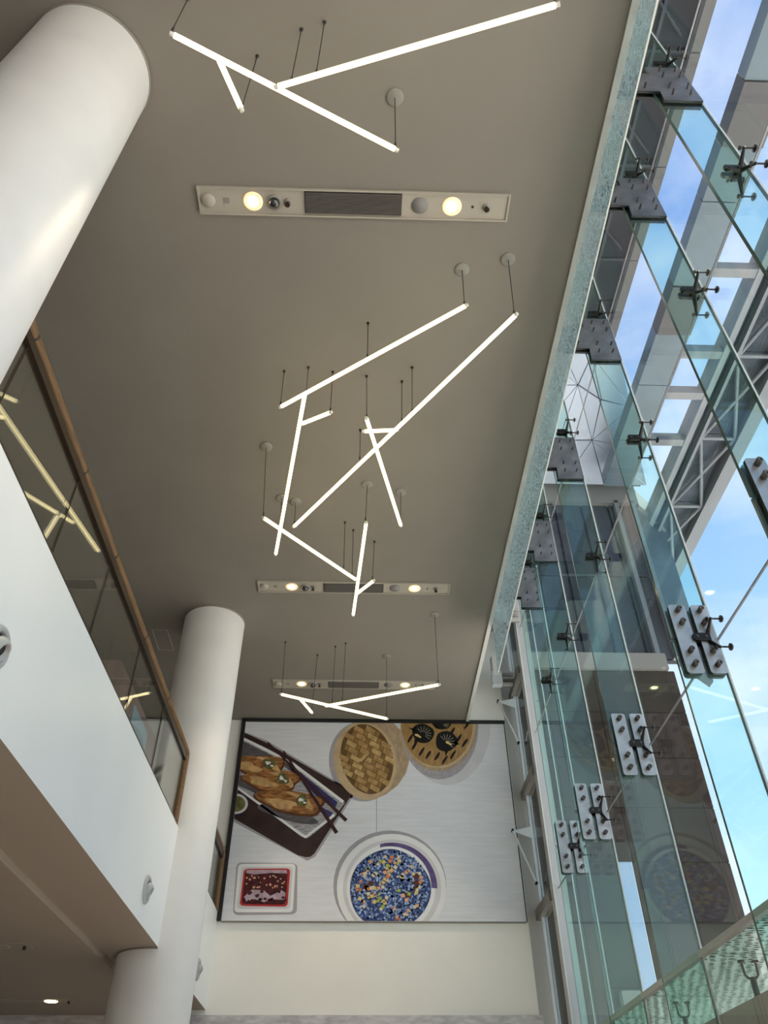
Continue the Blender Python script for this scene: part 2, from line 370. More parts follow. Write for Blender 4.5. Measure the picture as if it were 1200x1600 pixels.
me_bs = MB().lathe([(.027, 0), (.027, -.066), (.014, -.068), (.012, -.055), (0, -.055)], (0, 0, 0), (0, 1, 0), 14).mesh('bolt', 'bolt_steel')
TB = [(3.255, 9.32), (3.43, 9.32), (3.25, 9.14), (3.438, 9.14), (3.237, 8.81), (3.434, 8.81), (3.231, 8.64), (3.423, 8.64), (2.97, 8.80)]
for i, y in enumerate(FINS):
    t = thing('glass_fin', (FACX, y, 0), '%s tall glass fin standing against the glass facade' % ORD[i], 'glass fin', 'glass fins of the facade')
    for m in (me_low, me_mid, me_top): inst('fin_blade', m, t)
    tp = inst('bolted_t_plate', me_tp, t); inst('bolted_t_plate', me_tb, t)
    for (x, z) in TB: inst('bolt', me_bt, tp, (x - FR, -FT - .028, z + .08))
    for s_ in range(2):
        sp = inst('splice_plate', me_sp[s_], t); inst('splice_plate', me_sb[s_], t)
        for z in (4.42, 4.27, 3.95, 3.80): inst('bolt', me_bs, sp, (sum(SPX[s_]) / 2, -FT - .034, z))
# spider fittings
CLP = [(-.17 + p[0] * .085, p[1] * .042) for p in ((-1, -.6), (-.8, -1), (1, -1), (1, 1), (-.8, 1), (-1, .6))]
me_cl = [MB().prism_y(CLP, -y0 - .028, -y0).mesh('clamp', 'fitting_steel') for y0 in (.019, .053)]
me_cl2 = [MB().prism_y(CLP, y0, y0 + .028).mesh('clamp', 'fitting_steel') for y0 in (.019, .053)]
me_sc = MB().cyl((0, -.008, 0), (0, 0, 0), .013, n=10).mesh('screw', 'bolt_steel')
def arm(sy, sz): return MB().cyl((-.10, .02 * sy, .01 * sz), (-.065, .15 * sy, .16 * sz), .026, .012, 10).sphere((-.065, .15 * sy, .16 * sz), .017, 10, 6).mesh('arm', 'fitting_steel')
me_arm = {(a, b): arm(a, b) for a in (-1, 1) for b in (-1, 1)}
me_pin = MB().cyl((-.10, 0, 0), (.03, 0, 0), .009, n=8).cyl((-.11, 0, 0), (-.095, 0, 0), .02, n=12).lathe([(.0, .026), (.036, .03), (.036, .042), (.028, .052), (0, .054)], (0, 0, 0), (1, 0, 0), 16).mesh('glass_bolt', 'fitting_steel')
me_hub = MB().cyl((-.12, -.045, 0), (-.12, .045, 0), .03, n=12).mesh('hub', 'fitting_steel')
def spider(y, z, arms, label):
    t = thing('spider_fitting', (FACX, y, z), label, 'glass fitting', 'steel spider fittings of the facade')
    ci = 1 if z < 5 else 0
    c1 = inst('clamp', me_cl[ci], t); inst('clamp', me_cl2[ci], t); inst('hub', me_hub, t)
    for sx in (-.215, -.13): inst('screw', me_sc, c1, (sx, (-.047, -.081)[ci], 0))
    for a in arms:
        ar = inst('arm', me_arm[a], t); inst('glass_bolt', me_pin, ar, (0, .15 * a[0], .16 * a[1]))
ALL4 = [(-1, 1), (1, 1), (-1, -1), (1, -1)]
for i, y in enumerate(FINS):
    spider(y, 9.68, ALL4, 'dark spider fitting just above the stepped plate of the %s glass fin' % ORD[i])
    spider(y, 7.00, ALL4, 'dark spider fitting midway up the %s glass fin, between its plates' % ORD[i])
    if i > 0: spider(y, 4.105, ALL4, 'dark spider fitting against the paired splice plates of the %s glass fin' % ORD[i])
# glass downstand below the ceiling trim
dn = thing('glass_downstand', (CE + .092, 3.4, 7.2), 'patterned glass strip hanging along the ceiling edge', 'glass strip')
dz = lambda y: 7.645 - .056 * y
ys = [-9 + 1.25 * k_ for k_ in range(20)]; ys = [y for y in ys if y < 11.5] + [11.9]
for a, b in zip(ys[:-1], ys[1:]):
    vs = [(x, y, z) for x in (CE + .084, CE + .096) for (y, z) in ((a + .004, dz(a)), (b - .004, dz(b)), (b - .004, 8.0), (a + .004, 8.0))]
    MB().add(vs, [(0, 3, 2, 1), (4, 5, 6, 7), (0, 1, 5, 4), (1, 2, 6, 5), (2, 3, 7, 6), (3, 0, 4, 7)]).build('glass_panel', 'downstand_glass', dn)
vs = [(x, y, z) for x in (CE + .082, CE + .098) for (y, z) in ((-9, dz(-9) - .012), (11.9, dz(11.9) - .012), (11.9, dz(11.9)), (-9, dz(-9)))]
MB().add(vs, [(0, 3, 2, 1), (4, 5, 6, 7), (0, 1, 5, 4), (1, 2, 6, 5), (2, 3, 7, 6), (3, 0, 4, 7)]).build('edge_strip', 'seal_bright', dn)

# corner post and framed side window between the facade and the end wall
w2 = thing('window_2', (3.5, 15.1, -1.6), 'narrow metal-framed side window beside the food banner', None, None, 'structure')
bx(3.39, 3.645, 14.33, 14.55, -1.6, 12.2).build('corner_post', 'frame_grey', w2)
bx(3.385, 3.405, 14.30, 14.33, -1.6, 12.2).build('post_edge', 'seal_bright', w2)
bx(3.40, 3.50, 15.58, 15.68, -1.6, 12.2).build('mullion', 'frame_light', w2)
bx(3.19, 3.56, 15.86, 16.05, -1.6, 12.2).build('back_frame', 'frame_grey', w2)
for z in (-.1, 2.05, 4.07, 6.35, 8.6, 10.4): bx(3.35, 3.53, 14.55, 15.86, z - .09, z + .09).build('transom', 'frame_dark', w2)
zs = [-1.6, -.1, 2.05, 4.07, 6.35, 8.6, 10.4, 12.2]
for a, b in zip(zs[:-1], zs[1:]):
    bx(3.45, 3.47, 14.55, 15.58, a + .09, b - .09).build('pane', 'side_glass', w2)
    bx(3.45, 3.47, 15.68, 15.86, a + .09, b - .09).build('pane', 'side_glass', w2)
def stay(z, label):
    t = thing('window_stay', (3.46, 15.55, z), label, 'window bracket', 'brackets of the side window')
    vs = [(3.40, z + .12), (3.40, z - .10), (3.03, z + .04)]
    MB().prism_y(vs, 15.56, 15.58).build('bracket_plate', 'frame_light', t)
    MB().cyl((3.03, 15.53, z + .04), (3.37, 15.53, z - .95), .022, n=8).build('stay_rod', 'steel_rod', t)
    MB().cyl((3.03, 15.50, z + .04), (3.03, 15.60, z + .04), .024, n=10).build('upper_pin', 'fitting_steel', t)
    MB().cyl((3.37, 15.50, z - .95), (3.37, 15.56, z - .95), .028, n=10).build('lower_pin', 'fitting_steel', t)
stay(8.33, 'upper of two steel stay brackets beside the food banner edge')
stay(5.50, 'lower of two steel stay brackets beside the food banner edge')
def rail_bracket(x, y, z, label):
    t = thing('slotted_bracket', (x, y, z), label, 'bracket', 'slotted brackets by the corner post')
    bx(x - .16, x + .14, y, y + .02, z - .17, z + .17).build('back_plate', 'frame_dark', t)
    for kk in (-.14, 0, .14): bx(x - .12, x + .15, y - .12, y, z + kk - .02, z + kk + .02).build('fin_bar', 'frame_grey', t)
    bx(x - .36, x - .14, y - .14, y + .02, z - .17, z + .15).build('end_box', 'frame_light', t)
q = onY(800, 962, 14.2); rail_bracket(q.x, 14.2, q.z, 'grey slotted bracket at the head of the corner post')
q = onY(793, 1063, 15.3); rail_bracket(q.x, 15.3, q.z, 'grey slotted bracket above the stay brackets of the side window')
q = onY(774, 1040, 15.2)
wl = thing('white_wall_box', (q.x, 15.2, q.z), 'small white box mounted high above the banner corner', 'wall box')
bx(q.x - .07, q.x + .07, 15.15, 15.3, q.z - .28, q.z + .26).build('body', 'white_paint', wl); bx(q.x - .10, q.x - .07, 15.17, 15.28, q.z - .2, q.z + .2).build('side_clip', 'frame_grey', wl)
dk = thing('roof_edge_duct', (2.95, 14.9, 9.2), 'dark grey bent duct squeezed between the ceiling edge and corner post', 'duct')
MB().tube([(2.75, 13.2, 9.6), (2.85, 13.8, 9.9), (2.80, 14.3, 10.3), (2.95, 14.9, 10.2), (3.05, 15.5, 10.4)], .20, 12).build('duct_run', 'frame_dark', dk)
for yy, zz in ((13.8, 9.9), (14.9, 10.2)): MB().cyl((2.86, yy - .03, zz), (2.88, yy + .03, zz), .22, n=14).build('duct_band', 'frame_grey', dk)

# ------------------------------------------------------------------ outside the glass
# entrance canopy of patterned glass on posts
cp = thing('glass_canopy', (4.5, 8, 1.86), 'pale green patterned glass canopy outside at the foot of the facade', 'canopy')
for a, b in zip(YJ[4:-1], YJ[5:]): bx(3.52, 5.5, a + .01, b - .01, 1.875, 1.89).build('canopy_pane', 'canopy_glass', cp)
bm = thing('canopy_beam', (4.3, 7, .9), 'beige boxed beam carrying the outside glass canopy', 'beam')
for a, b in ((.4, 4.6), (4.6, 8.7), (8.7, 11.4), (11.4, 14.3)): bx(3.87, 4.42, a, b - .012, .85, 1.50).build('cladding_panel', 'beam_beige', bm)
bx(3.89, 4.40, .4, 14.3, -1.7, .85).build('wall_below', 'beam_beige', bm)
for yy, lb in ((8.92, 'slim steel post with two arms under the glass canopy, nearer of the pair'), (11.1, 'slim steel post with two arms under the glass canopy, farther of the pair')):
    t = thing('canopy_post', (4.03, yy, 1.5), lb, 'post', 'posts under the outside canopy')
    MB().cyl((4.03, yy, 1.50), (4.03, yy, 1.72), .032, n=12).build('post', 'fitting_steel', t)
    for s_ in (-1, 1):
        a = MB().tube([(4.03, yy, 1.70), (4.03 + .035 * s_, yy, 1.71), (4.03 + .07 * s_, yy, 1.74), (4.03 + .075 * s_, yy, 1.85)], .013, 8).build('arm', 'fitting_steel', t)
        MB().cyl((4.03 + .075 * s_, yy, 1.85), (4.03 + .075 * s_, yy, 1.873), .035, n=14).build('glass_disc', 'fitting_steel', a)
# dark brown tiled tower
TY = 18.6
tw = thing('tiled_tower', (6.3, 19.5, -1.7), 'dark brown tiled building outside behind the splice plates', 'building')
SL0, SL1, SZ = 5.97, 6.34, 6.31
bx(3.9, SL0, TY + .03, 20, -1.7, 11.0).build('core', 'tower_joint', tw); MB().prism_z([(SL1, TY + .03), (8.62, TY + .03), (8.62, 20), (SL1 + .75, 20)], -1.7, 11.0).build('core', 'tower_joint', tw)
bx(SL0, SL1, TY + .03, 20, SZ, 11.0).build('core', 'tower_joint', tw); bx(SL0, SL1, TY + .06, TY + .09, -1.7, SZ).build('sky_dimmer_pane', 'sky_dimmer_glass', tw); bx(SL0 - .5, SL0 + .2, TY - .25, TY - .002, -1.7, 3.3).build('stepped_sill', 'ledge_beige', tw)  # tinted pane in the slot is added to dim the bright sky behind
bx(3.9, 8.47, TY - .10, TY + .5, 11.0, 11.5).build('parapet_ledge', 'ledge_beige', tw)
rows = [-1.7 + 1.27 * i for i in range(11)]; rows[-1] = 10.99
cols_ = [3.9, 4.95, SL0, SL1, 7.5, 8.64]
for a, b in zip(rows[:-1], rows[1:]):
    for c, d in zip(cols_[:-1], cols_[1:]):
        if not (c == SL0 and a < SZ - .4): bx(c + .012, d - .012, TY, TY + .03, a + .012, b - .012).build('tile', 'tower_tile', tw)
# glazed upper wall above the tower
gw = thing('glazed_upper_wall', (6.2, 19.2, 11.5), 'dark glazed wall with grey mullions above the tiled building outside', 'building')
bx(3.6, 9.0, TY + .3, TY + .5, 11.51, 17.5).build('backing', 'ext_dark', gw)
xs = [3.6, 4.5, 5.4, 6.3, 7.2, 8.1, 8.9]
for a, b in zip(xs[:-1], xs[1:]):
    for c, d in ((11.56, 14.4), (14.45, 17.4)): bx(a + .04, b - .04, TY + .24, TY + .30, c, d).build('window_pane', 'ext_glazing', gw)
for x in (8.35, 8.9): bx(x - .07, x + .07, TY + .05, TY + .30, 11.51, 17.5).build('mullion', 'ext_grey', gw)
bx(3.6, 9.1, TY + .05, TY + .5, 17.4, 18.44).build('parapet', 'ext_border', gw)
vs = [(9.1, TY + .05), (10.4, TY + 1.3), (10.4, TY + 1.8), (9.1, TY + .5)]
MB().prism_z(vs, 17.3, 18.0).build('parapet', 'ext_border', gw)
MB().prism_z([(9.0, TY + .15), (10.4, TY + 1.45), (10.4, TY + 1.8), (9.0, TY + .5)], 11.51, 17.3).build('corner_glazing', 'ext_glazing', gw)
# faceted soffit
fs_ = thing('faceted_soffit', (6, 15.5, 18.05), 'pale faceted soffit of triangular panels outside beyond the stepped plates', 'soffit')
P = {}
for i in range(5):
    for j in range(4):
        u, v_ = i / 4, j / 3
        a = Vector((3.7, 12.6)).lerp(Vector((7.31, 13.4)), u); b = Vector((3.7, 18.5)).lerp(Vector((9.5, 18.5)), u); p = a.lerp(b, v_)
        jit = 0 if (i in (0, 4) or j in (0, 3)) else .45
        P[i, j] = Vector((p.x + random.uniform(-jit, jit), p.y + random.uniform(-jit, jit), 18.05 + (0 if jit == 0 else random.uniform(-.25, .25))))
MB().prism_z([(P[0, 0].x, P[0, 0].y), (P[4, 0].x, P[4, 0].y), (P[4, 3].x, 18.95), (P[0, 3].x, 18.95)], 18.445, 18.6).build('backing', 'facet_joint', fs_)
for i in range(4):
    for j in range(3):
        tris = [((i, j), (i + 1, j), (i + 1, j + 1)), ((i, j), (i + 1, j + 1), (i, j + 1))] if (i + j) % 2 else [((i, j), (i + 1, j), (i, j + 1)), ((i + 1, j), (i + 1, j + 1), (i, j + 1))]
        for tr_ in tris:
            q3 = [P[a] for a in tr_]; c = sum(q3, Vector()) / 3; q3 = [c + (p - c) * (1 - .035 / max(.2, (p - c).length)) for p in q3]
            vs = q3 + [p + Vector((0, 0, .04)) for p in q3]
            MB().add(vs, [(0, 2, 1), (3, 4, 5), (0, 1, 4, 3), (1, 2, 5, 4), (2, 0, 3, 5)]).build('facet_panel', 'facet', fs_)
# overhead roof bands of the neighbouring building
ZB = 18.0
b1 = thing('dark_glazed_soffit', (5.4, 3, ZB), 'dark glazed roof band with grey border outside along the ceiling edge', 'roof band')
for kk in range(8):
    a = -6.6 + kk * 2.4; bx(4.0, 6.61, a + .03, a + 2.37, ZB + .10, ZB + .2).build('glazing_panel', 'ext_dark', b1)
    bx(6.69, 6.91, a + .012, a + 2.388, ZB, ZB + .5).build('border_panel', 'ext_border', b1)
    bx(4.0, 6.61, a - .03, a + .03, ZB + .02, ZB + .2).build('cross_bar', 'ext_glazing', b1)
    MB().tube([(4.4, a + .2, ZB + .04), (6.4, a + 2.1, ZB + .04)], .04, 6).build('brace', 'ext_glazing', b1)
for x in (5.0, 5.9, 6.65): bx(x - .035, x + .035, -6.6, 12.6, ZB, ZB + .15).build('long_bar', 'ext_glazing', b1)
SB = .945; ZA = ZB * SB                                     # lower roof beams
def sbx(x0, x1, y0, y1, z0, z1): return bx(x0 * SB, x1 * SB, y0 * SB, y1 * SB, ZA + z0, ZA + z1)
bA = thing('grey_roof_beam', (8.2, 6, ZA), 'wide blue-grey roof beam outside, first beyond the dark band', 'roof band')
yA = [-6, -3, 0, 3.1, 5.9, 7.3, 8.6, 10.9, 12.4, 14.2, 16.4, 18.5]
for kk, (a, b) in enumerate(zip(yA[:-1], yA[1:])):
    brown = kk in (4, 7)
    sbx(8.02, 8.96, a + .012, b - .012, (.0 if not brown else -.05), .45).build('beam_panel', 'ext_brown_grey' if brown else 'ext_blue_grey', bA)
for kk, y in enumerate((3.2, 6.6, 10.5, 13.1, 14.6, 16.5)):
    tag(sbx(8.967, 10.103, y - .13, y + .13, .02, .32).build('roof_cross_beam', 'ext_grey', None, (9.7 * SB, y * SB, ZA)), '%s short grey cross beam between the two roof beams outside' % ('first', 'second', 'third', 'fourth', 'fifth', 'last')[kk], 'beam', 'cross beams of the outside roof')
bB = thing('roof_truss', (10.7, 10, ZA), 'grey trussed roof band outside with dark glazing between diagonal bars', 'roof band')
yB = [-6 + 3.2 * i for i in range(11)]
sbx(10.11, 10.29, -6, 26, 0, .6).build('chord', 'ext_grey', bB); sbx(11.76, 12.2, -6, 26, 0, .9).build('chord', 'ext_grey', bB)
sbx(10.56, 10.66, -6, 26, .05, .3).build('chord', 'ext_grey', bB)
for a, b in zip(yB[:-1], yB[1:]):
    sbx(10.29, 11.76, a + .02, b - .02, .35, .45).build('dark_panel', 'ext_glazing', bB)
    for (p, q_) in (((10.66, a), (11.76, a)), ((10.66, a), (11.21, (a + b) / 2)), ((11.76, a), (11.21, (a + b) / 2)), ((11.21, (a + b) / 2), (11.76, b)), ((11.21, (a + b) / 2), (10.66, b))):
        MB().cyl((p[0] * SB, p[1] * SB, ZA + .15), (q_[0] * SB, q_[1] * SB, ZA + .15), .06, n=8).build('truss_bar', 'ext_grey', bB)

# ------------------------------------------------------------------ ceiling service strips
DX = 0.0
me_slat = MB().box(-.51, .51, -.0035, .0035, -.012, .012).mesh('slat', 'slat')
SX = dict(l1=-1.17, l2=.96)
def service(y0, label):
    yc = y0 + .135; t = thing('ceiling_service_strip', (DX, yc, CEIL), label, 'ceiling panel', 'recessed service strips in the ceiling')
    z = CEIL - .001
    MB().box(-1.73, 1.555, y0, y0 + .27, z - .012, z).build('tray', 'panel_metal', t)
    fr = MB()
    for a in ((-1.75, 1.575, y0 - .018, y0), (-1.75, 1.575, y0 + .27, y0 + .288), (-1.75, -1.73, y0, y0 + .27), (1.555, 1.575, y0, y0 + .27)): fr.box(*a, z - .03, z)
    fr.build('tray_frame', 'panel_metal', t)
    g = MB().box(-.62, .42, y0 + .01, y0 + .255, z - .016, z - .0125).build('air_grille', 'dark_hole', t)
    for kk in range(15): inst('slat', me_slat, g, (-.10, y0 + .022 + kk * .0155 - yc, -.026))
    for lx in SX.values():
        d = MB().lathe([(.105, -.014), (.105, -.020), (.09, -.022), (.062, -.016)], (lx, yc, CEIL), (0, 0, 1), 28).build('downlight', 'lamp_ring', t)
        MB().lathe([(.062, -.016), (.04, -.0145), (0, -.0145)], (lx, yc, CEIL), (0, 0, 1), 24).build('lamp', 'lamp_glow', d)
        L = bpy.data.lights.new('downlight_beam', 'SPOT'); L.energy = 260; L.color = (1, .82, .58); L.spot_size = 1.25; L.spot_blend = .8; L.shadow_soft_size = .07
        lo = bpy.data.objects.new('downlight_beam', L); col.objects.link(lo); lo.parent = d; lo.location = (lx, 0, -.04)
    MB().lathe([(.075, -.013), (.075, -.03), (.055, -.048), (0, -.052)], (-1.645, yc, CEIL), (0, 0, 1), 24).build('smoke_detector', 'panel_metal', t)
    MB().box(-1.48, -1.42, yc - .03, yc + .03, z - .02, z - .012).build('indicator_box', 'cup', t)
    s1 = MB().lathe([(.085, -.013), (.085, -.03), (.06, -.036)], (-.94, yc, CEIL), (0, 0, 1), 24).build('dome_camera', 'cup', t)
    MB().sphere((-.94, yc, CEIL - .034), .06).build('dome', 'dome', s1)
    for sx in (-.80, 1.33):
        s2 = MB().lathe([(.045, -.013), (.045, -.02), (.02, -.024)], (sx, yc, CEIL), (0, 0, 1), 18).build('sprinkler', 'cup', t)
        MB().cyl((sx, yc, CEIL - .02), (sx, yc, CEIL - .075), .012, n=8).cyl((sx, yc, CEIL - .078), (sx, yc, CEIL - .07), .03, n=12).build('sprinkler_head', 'bronze', s2)
    MB().lathe([(.09, -.013), (.09, -.022), (.0, -.024)], (.615, yc, CEIL), (0, 0, 1), 28).build('round_speaker', 'speaker_mesh', t)
    MB().cyl((1.184, yc, CEIL - .012), (1.184, yc, CEIL - .022), .013, n=10).build('status_light', 'bronze', t)
service(3.805, 'recessed ceiling service strip with grille and two downlights, closest to the camera')
service(10.705, 'recessed ceiling service strip with grille and two downlights, behind the middle pendant lights')
service(14.05, 'recessed ceiling service strip with grille and two downlights, farthest, above the banner')
for o in list(col.objects):
    if o.get('category') == 'ceiling panel': o.location.x -= .08
# strip lamp under the balcony
for (p, lb) in (((80, 1563), 'small lit downlight strip in the ceiling under the balcony, by the marble wall'), ((4, 1477), 'unlit service strip in the ceiling under the balcony at the left edge')):
    c = onZ(*p, 2.462); t = thing('lower_service_strip', (c.x, c.y, 2.462), lb, 'ceiling panel')
    bx(c.x - .9, c.x + .35, c.y - .13, c.y + .13, 2.449, 2.461).build('tray', 'panel_metal', t)
    lit = p[0] == 80
    MB().lathe([(.10, -.014), (.10, -.02), (.08, -.024), (.0, -.018)], (c.x, c.y, 2.462), (0, 0, 1), 24).build('downlight', 'lamp_glow' if lit else 'panel_metal', t)
    MB().cyl((c.x + .28, c.y, 2.450), (c.x + .28, c.y, 2.41), .02, n=10).build('sprinkler', 'bronze', t)

# ------------------------------------------------------------------ pendant tube lights
TR = .0245
def pendant(name, label, tubes, cables):
    """tubes: ((px,py,z),(px,py,z)); cables: (ceiling px, tube px, z, cup)."""
    p0 = onZ(tubes[0][0][0], tubes[0][0][1], tubes[0][0][2])
    t = thing('pendant_light', p0, label, 'pendant light', 'pendant lights made of glowing tubes')
    for a, b in tubes:
        A = onZ(*a); B = onZ(*b); d = (B - A).normalized()
        tb = MB().cyl(A, B, TR, n=14).build('tube', 'tube_light', t)
        for e_, s_ in ((A, -1), (B, 1)): MB().cyl(e_, e_ + d * (.035 * s_), TR * .8, n=10).build('end_cap', 'tube_cap', tb)
    for (tp, bt, z, cup) in cables:
        A = onZ(*tp, CEIL - .004); B = onZ(*bt, z) + Vector((0, 0, TR))
        c = MB().cyl(A, B, .0045, n=6).build('cable', 'cable', t)
        MB().cyl(B + Vector((0, 0, .05)), B, .010, n=8).build('cable_grip', 'cable', c)
        if cup: MB().lathe([(.085, -.002), (.085, -.012), (.07, -.02), (0, -.022)], (A.x, A.y, CEIL), (0, 0, 1), 24).build('ceiling_cup', 'cup', t)
        else: MB().cyl((A.x, A.y, CEIL - .001), (A.x, A.y, CEIL - .035), .018, .010, 10).build('ceiling_anchor', 'cable', t)
pendant('p1', 'branching glowing tube pendant at the top of the picture, nearest the camera', [((272, 55, 7.08), (617, 233, 6.93)), ((868, 8, 6.85), (435, 135, 6.99)), ((343, 95, 7.04), (376, 168, 6.80))],
        [((294, -2), (268, 49), 7.08, False), ((402, 88), (378, 167), 6.80, False), ((471, 46), (455, 126), 6.96, False), ((507, 35), (494, 115), 6.95, False), ((617, 152), (618, 231), 6.93, True), ((868, -70), (869, 6), 6.85, True)])
pendant('p2', 'glowing tube pendant with a long leg and short twig, left of the crossing tubes', [((440, 635, 7.32), (727, 478, 7.30)), ((476, 618, 7.32), (431, 865, 7.32)), ((472, 662, 7.31), (515, 645, 7.22))],
        [((722, 421), (726, 477), 7.30, True), ((444, 580), (438, 634), 7.32, False), ((575, 505), (574, 560), 7.30, False), ((482, 574), (478, 616), 7.31, False), ((520, 581), (516, 644), 7.22, False), ((440, 778), (438, 828), 7.32, True)])
pendant('p3', 'two crossing glowing tubes with a short twig in the middle of the ceiling', [((460, 822, 7.48), (805, 493, 6.98)), ((573, 655, 7.20), (626, 820, 7.36)), ((570, 674, 7.2), (618, 672, 7.26))],
        [((794, 405), (804, 492), 6.98, True), ((462, 784), (460, 820), 7.48, True), ((573, 588), (573, 654), 7.2, False), ((626, 769), (626, 816), 7.36, True), ((628, 596), (628, 660), 7.25, False), ((644, 574), (644, 646), 7.22, False), ((563, 672), (562, 720), 7.34, False)])
pendant('p4', 'zigzag of three glowing tubes hanging low in front of the middle service strip', [((413, 810, 6.72), (555, 905, 7.15)), ((572, 818, 7.28), (552, 960, 7.20)), ((557, 928, 7.22), (583, 908, 7.24))],
        [((416, 698), (411, 808), 6.72, True), ((574, 757), (571, 815), 7.28, True), ((585, 846), (582, 907), 7.24, False), ((539, 816), (537, 890), 7.09, False), ((552, 828), (550, 900), 7.12, False)])
pendant('p5', 'branching glowing tube pendant farthest away, just above the food banner', [((440, 1085, 6.93), (604, 1123, 6.70)), ((685, 1070, 6.60), (510, 1103, 6.83)), ((468, 1091, 6.90), (487, 1113, 6.80))],
        [((679, 960), (685, 1069), 6.60, True), ((604, 1026), (604, 1121), 6.70, True), ((446, 1003), (440, 1083), 6.93, False), ((524, 1010), (519, 1099), 6.81, False), ((540, 1005), (535, 1096), 6.8, False), ((496, 1023), (487, 1112), 6.80, False)])

# ------------------------------------------------------------------ swivel air nozzles on the balcony beam
def nozzle(y, z, label):
    t = thing('air_nozzle', (BALX, y, z), label, 'air nozzle', 'swivel air nozzles on the balcony beam')
    c = (BALX, y, z)
    MB().lathe([(.165, 0), (.165, .012), (.150, .030), (.118, .036), (.108, .020), (.104, .002)], c, (1, 0, 0), 36).build('ring', 'nozzle_grey', t)
    MB().lathe([(.106, .004), (.0, .004)], c, (1, 0, 0), 36).build('socket', 'dark_hole', t)
    d = Vector((.72, .05, -.35)).normalized(); cc = Vector(c) + Vector((-.02, 0, 0))
    b = MB().lathe([(.098, .02), (.096, .045), (.084, .075), (.066, .092), (.058, .085), (.05, .05), (.0, .045)], cc, d, 30).build('ball', 'nozzle_grey', t)
    MB().lathe([(.052, .055), (.0, .055)], cc, d, 24).build('bore', 'dark_hole', b)
nozzle(4.85, 3.00, 'grey swivel air nozzle on the balcony beam at the left picture edge')
nozzle(10.28, 2.92, 'grey swivel air nozzle on the balcony beam left of the far column')
nozzle(14.50, 2.90, 'grey swivel air nozzle on the beam just right of the far column')

# ------------------------------------------------------------------ printed food banner on the end wall
BY = WALLY - .05
BX0, BX1, BZ0, BZ1 = -2.545, 3.145, 3.945, 7.93
mat('print_table', (.70, .71, .75), .35, noise=(3.0, .05, (.5, 1, 6), (.655, .655, .69)))
for nm, c, nz_ in (('print_tray', (.035, .018, .018), (3, .3)), ('print_plate', (0.4, 0.39, 0.42), (6, .3, (1, 1, 8), (.17, .15, .16))), ('print_plate_dark', (.10, .09, .10), (6, .5, (1, 1, 8))),
                   ('print_navy', (.03, .03, .12), (6, .4)), ('print_roll', (0.34, 0.155, 0.05), (7, .35, (1, 1, 3), (.12, .04, .012))), ('print_roll_light', (0.52, 0.32, 0.14), (8, .3)),
                   ('print_roll_dark', (.10, .035, .012), (9, .4)), ('print_leaf', (.13, .12, .04), (14, .6)), ('print_chopstick', (.045, .015, .015), None), ('print_white', (0.76, 0.76, 0.77), (2, .05)), ('print_offwhite', (0.6, 0.585, 0.61), (2, .06)),
                   ('print_shadow', (.36, .34, .37), (2, .08)), ('print_jam', (.055, .006, .008), (14, .8, (1, 1, 1), (.012, .004, .005))), ('print_jam_edge', (.42, .03, .03), (5, .2)), ('print_gloss', (.40, .30, .36), (9, .25)),
                   ('print_bamboo_rim', (.52, .38, .23), (5, .12, (1, 1, 1))), ('print_bamboo_side', (.40, .29, .19), (5, .2, (3, 1, 1))), ('print_bamboo_dark', (0.13, 0.07, 0.025), (6, .3)),
                   ('print_weave_a', (0.4, 0.245, 0.1), (9, .3)), ('print_weave_b', (.27, .15, .05), (9, .3)), ('print_weave_c', (.50, .34, .15), (9, .25)), ('print_steam_floor', (0.34, 0.2, 0.075), (5, .25, (4, 1, 1))),
                   ('print_black', (.008, .007, .008), None), ('print_stripe', (.50, .46, .36), None), ('print_glass_plate', (.36, .33, .36), (25, .15)),
                   ('print_purple', (.10, .07, .20), (9, .3)), ('print_rice_a', (0.12, 0.2, 0.44), (25, .4)), ('print_rice_b', (0.33, 0.43, 0.68), (25, .3)), ('print_rice_c', (.03, .05, .16), None),
                   ('print_corn', (.66, .50, .20), None), ('print_carrot', (.60, .20, .07), None), ('print_ham', (.62, .36, .24), None), ('print_pea', (.33, .42, .07), None), ('print_beef', (.09, .03, .025), None), ('print_egg', (.66, .58, .42), None)):
    mat(nm, c, .4, spec=.3, noise=nz_)
ban = thing('food_banner', ((BX0 + BX1) / 2, BY + .02, BZ0), 'large printed banner of dim sum dishes filling the upper end wall', 'banner')
xs_ = onY(588, 1380, BY).x
bx(BX0, xs_ - .004, BY, BY + .04, BZ0, BZ1).build('banner_sheet', 'print_table', ban)
bx(xs_ + .004, BX1, BY, BY + .04, BZ0, BZ1).build('banner_sheet', 'print_table', ban)
bx(xs_ - .004, xs_ + .004, BY + .004, BY + .04, BZ0, BZ1).build('sheet_seam', 'black', ban)
bx(-2.628, BX1 + .02, BY - .05, BY + .045, BZ1 + .001, 7.998).build('top_batten', 'black', ban)
bx(-2.628, BX0 - .001, BY - .03, BY + .045, BZ0, BZ1).build('side_batten', 'black', ban)
bx(BX1 + .001, BX1 + .02, BY - .005, BY + .045, BZ0, BZ1).build('side_batten', 'black', ban)
bx(BX0, BX1, BY - .004, BY + .045, BZ0 - .02, BZ0 - .001).build('bottom_batten', 'frame_dark', ban)
def clip(pts):
    for ax, lim, sg in ((0, BX0 + .004, 1), (0, BX1 - .004, -1), (1, BZ0 + .004, 1), (1, BZ1 - .004, -1)):
        out = []
        for i in range(len(pts)):
            a, b = pts[i - 1], pts[i]; ia, ib = sg * (a[ax] - lim) >= 0, sg * (b[ax] - lim) >= 0
            if ia != ib:
                t = (lim - a[ax]) / (b[ax] - a[ax]); out.append((a[0] + t * (b[0] - a[0]), a[1] + t * (b[1] - a[1])))
            if ib: out.append(b)
        pts = out
        if not pts: return []
    return pts
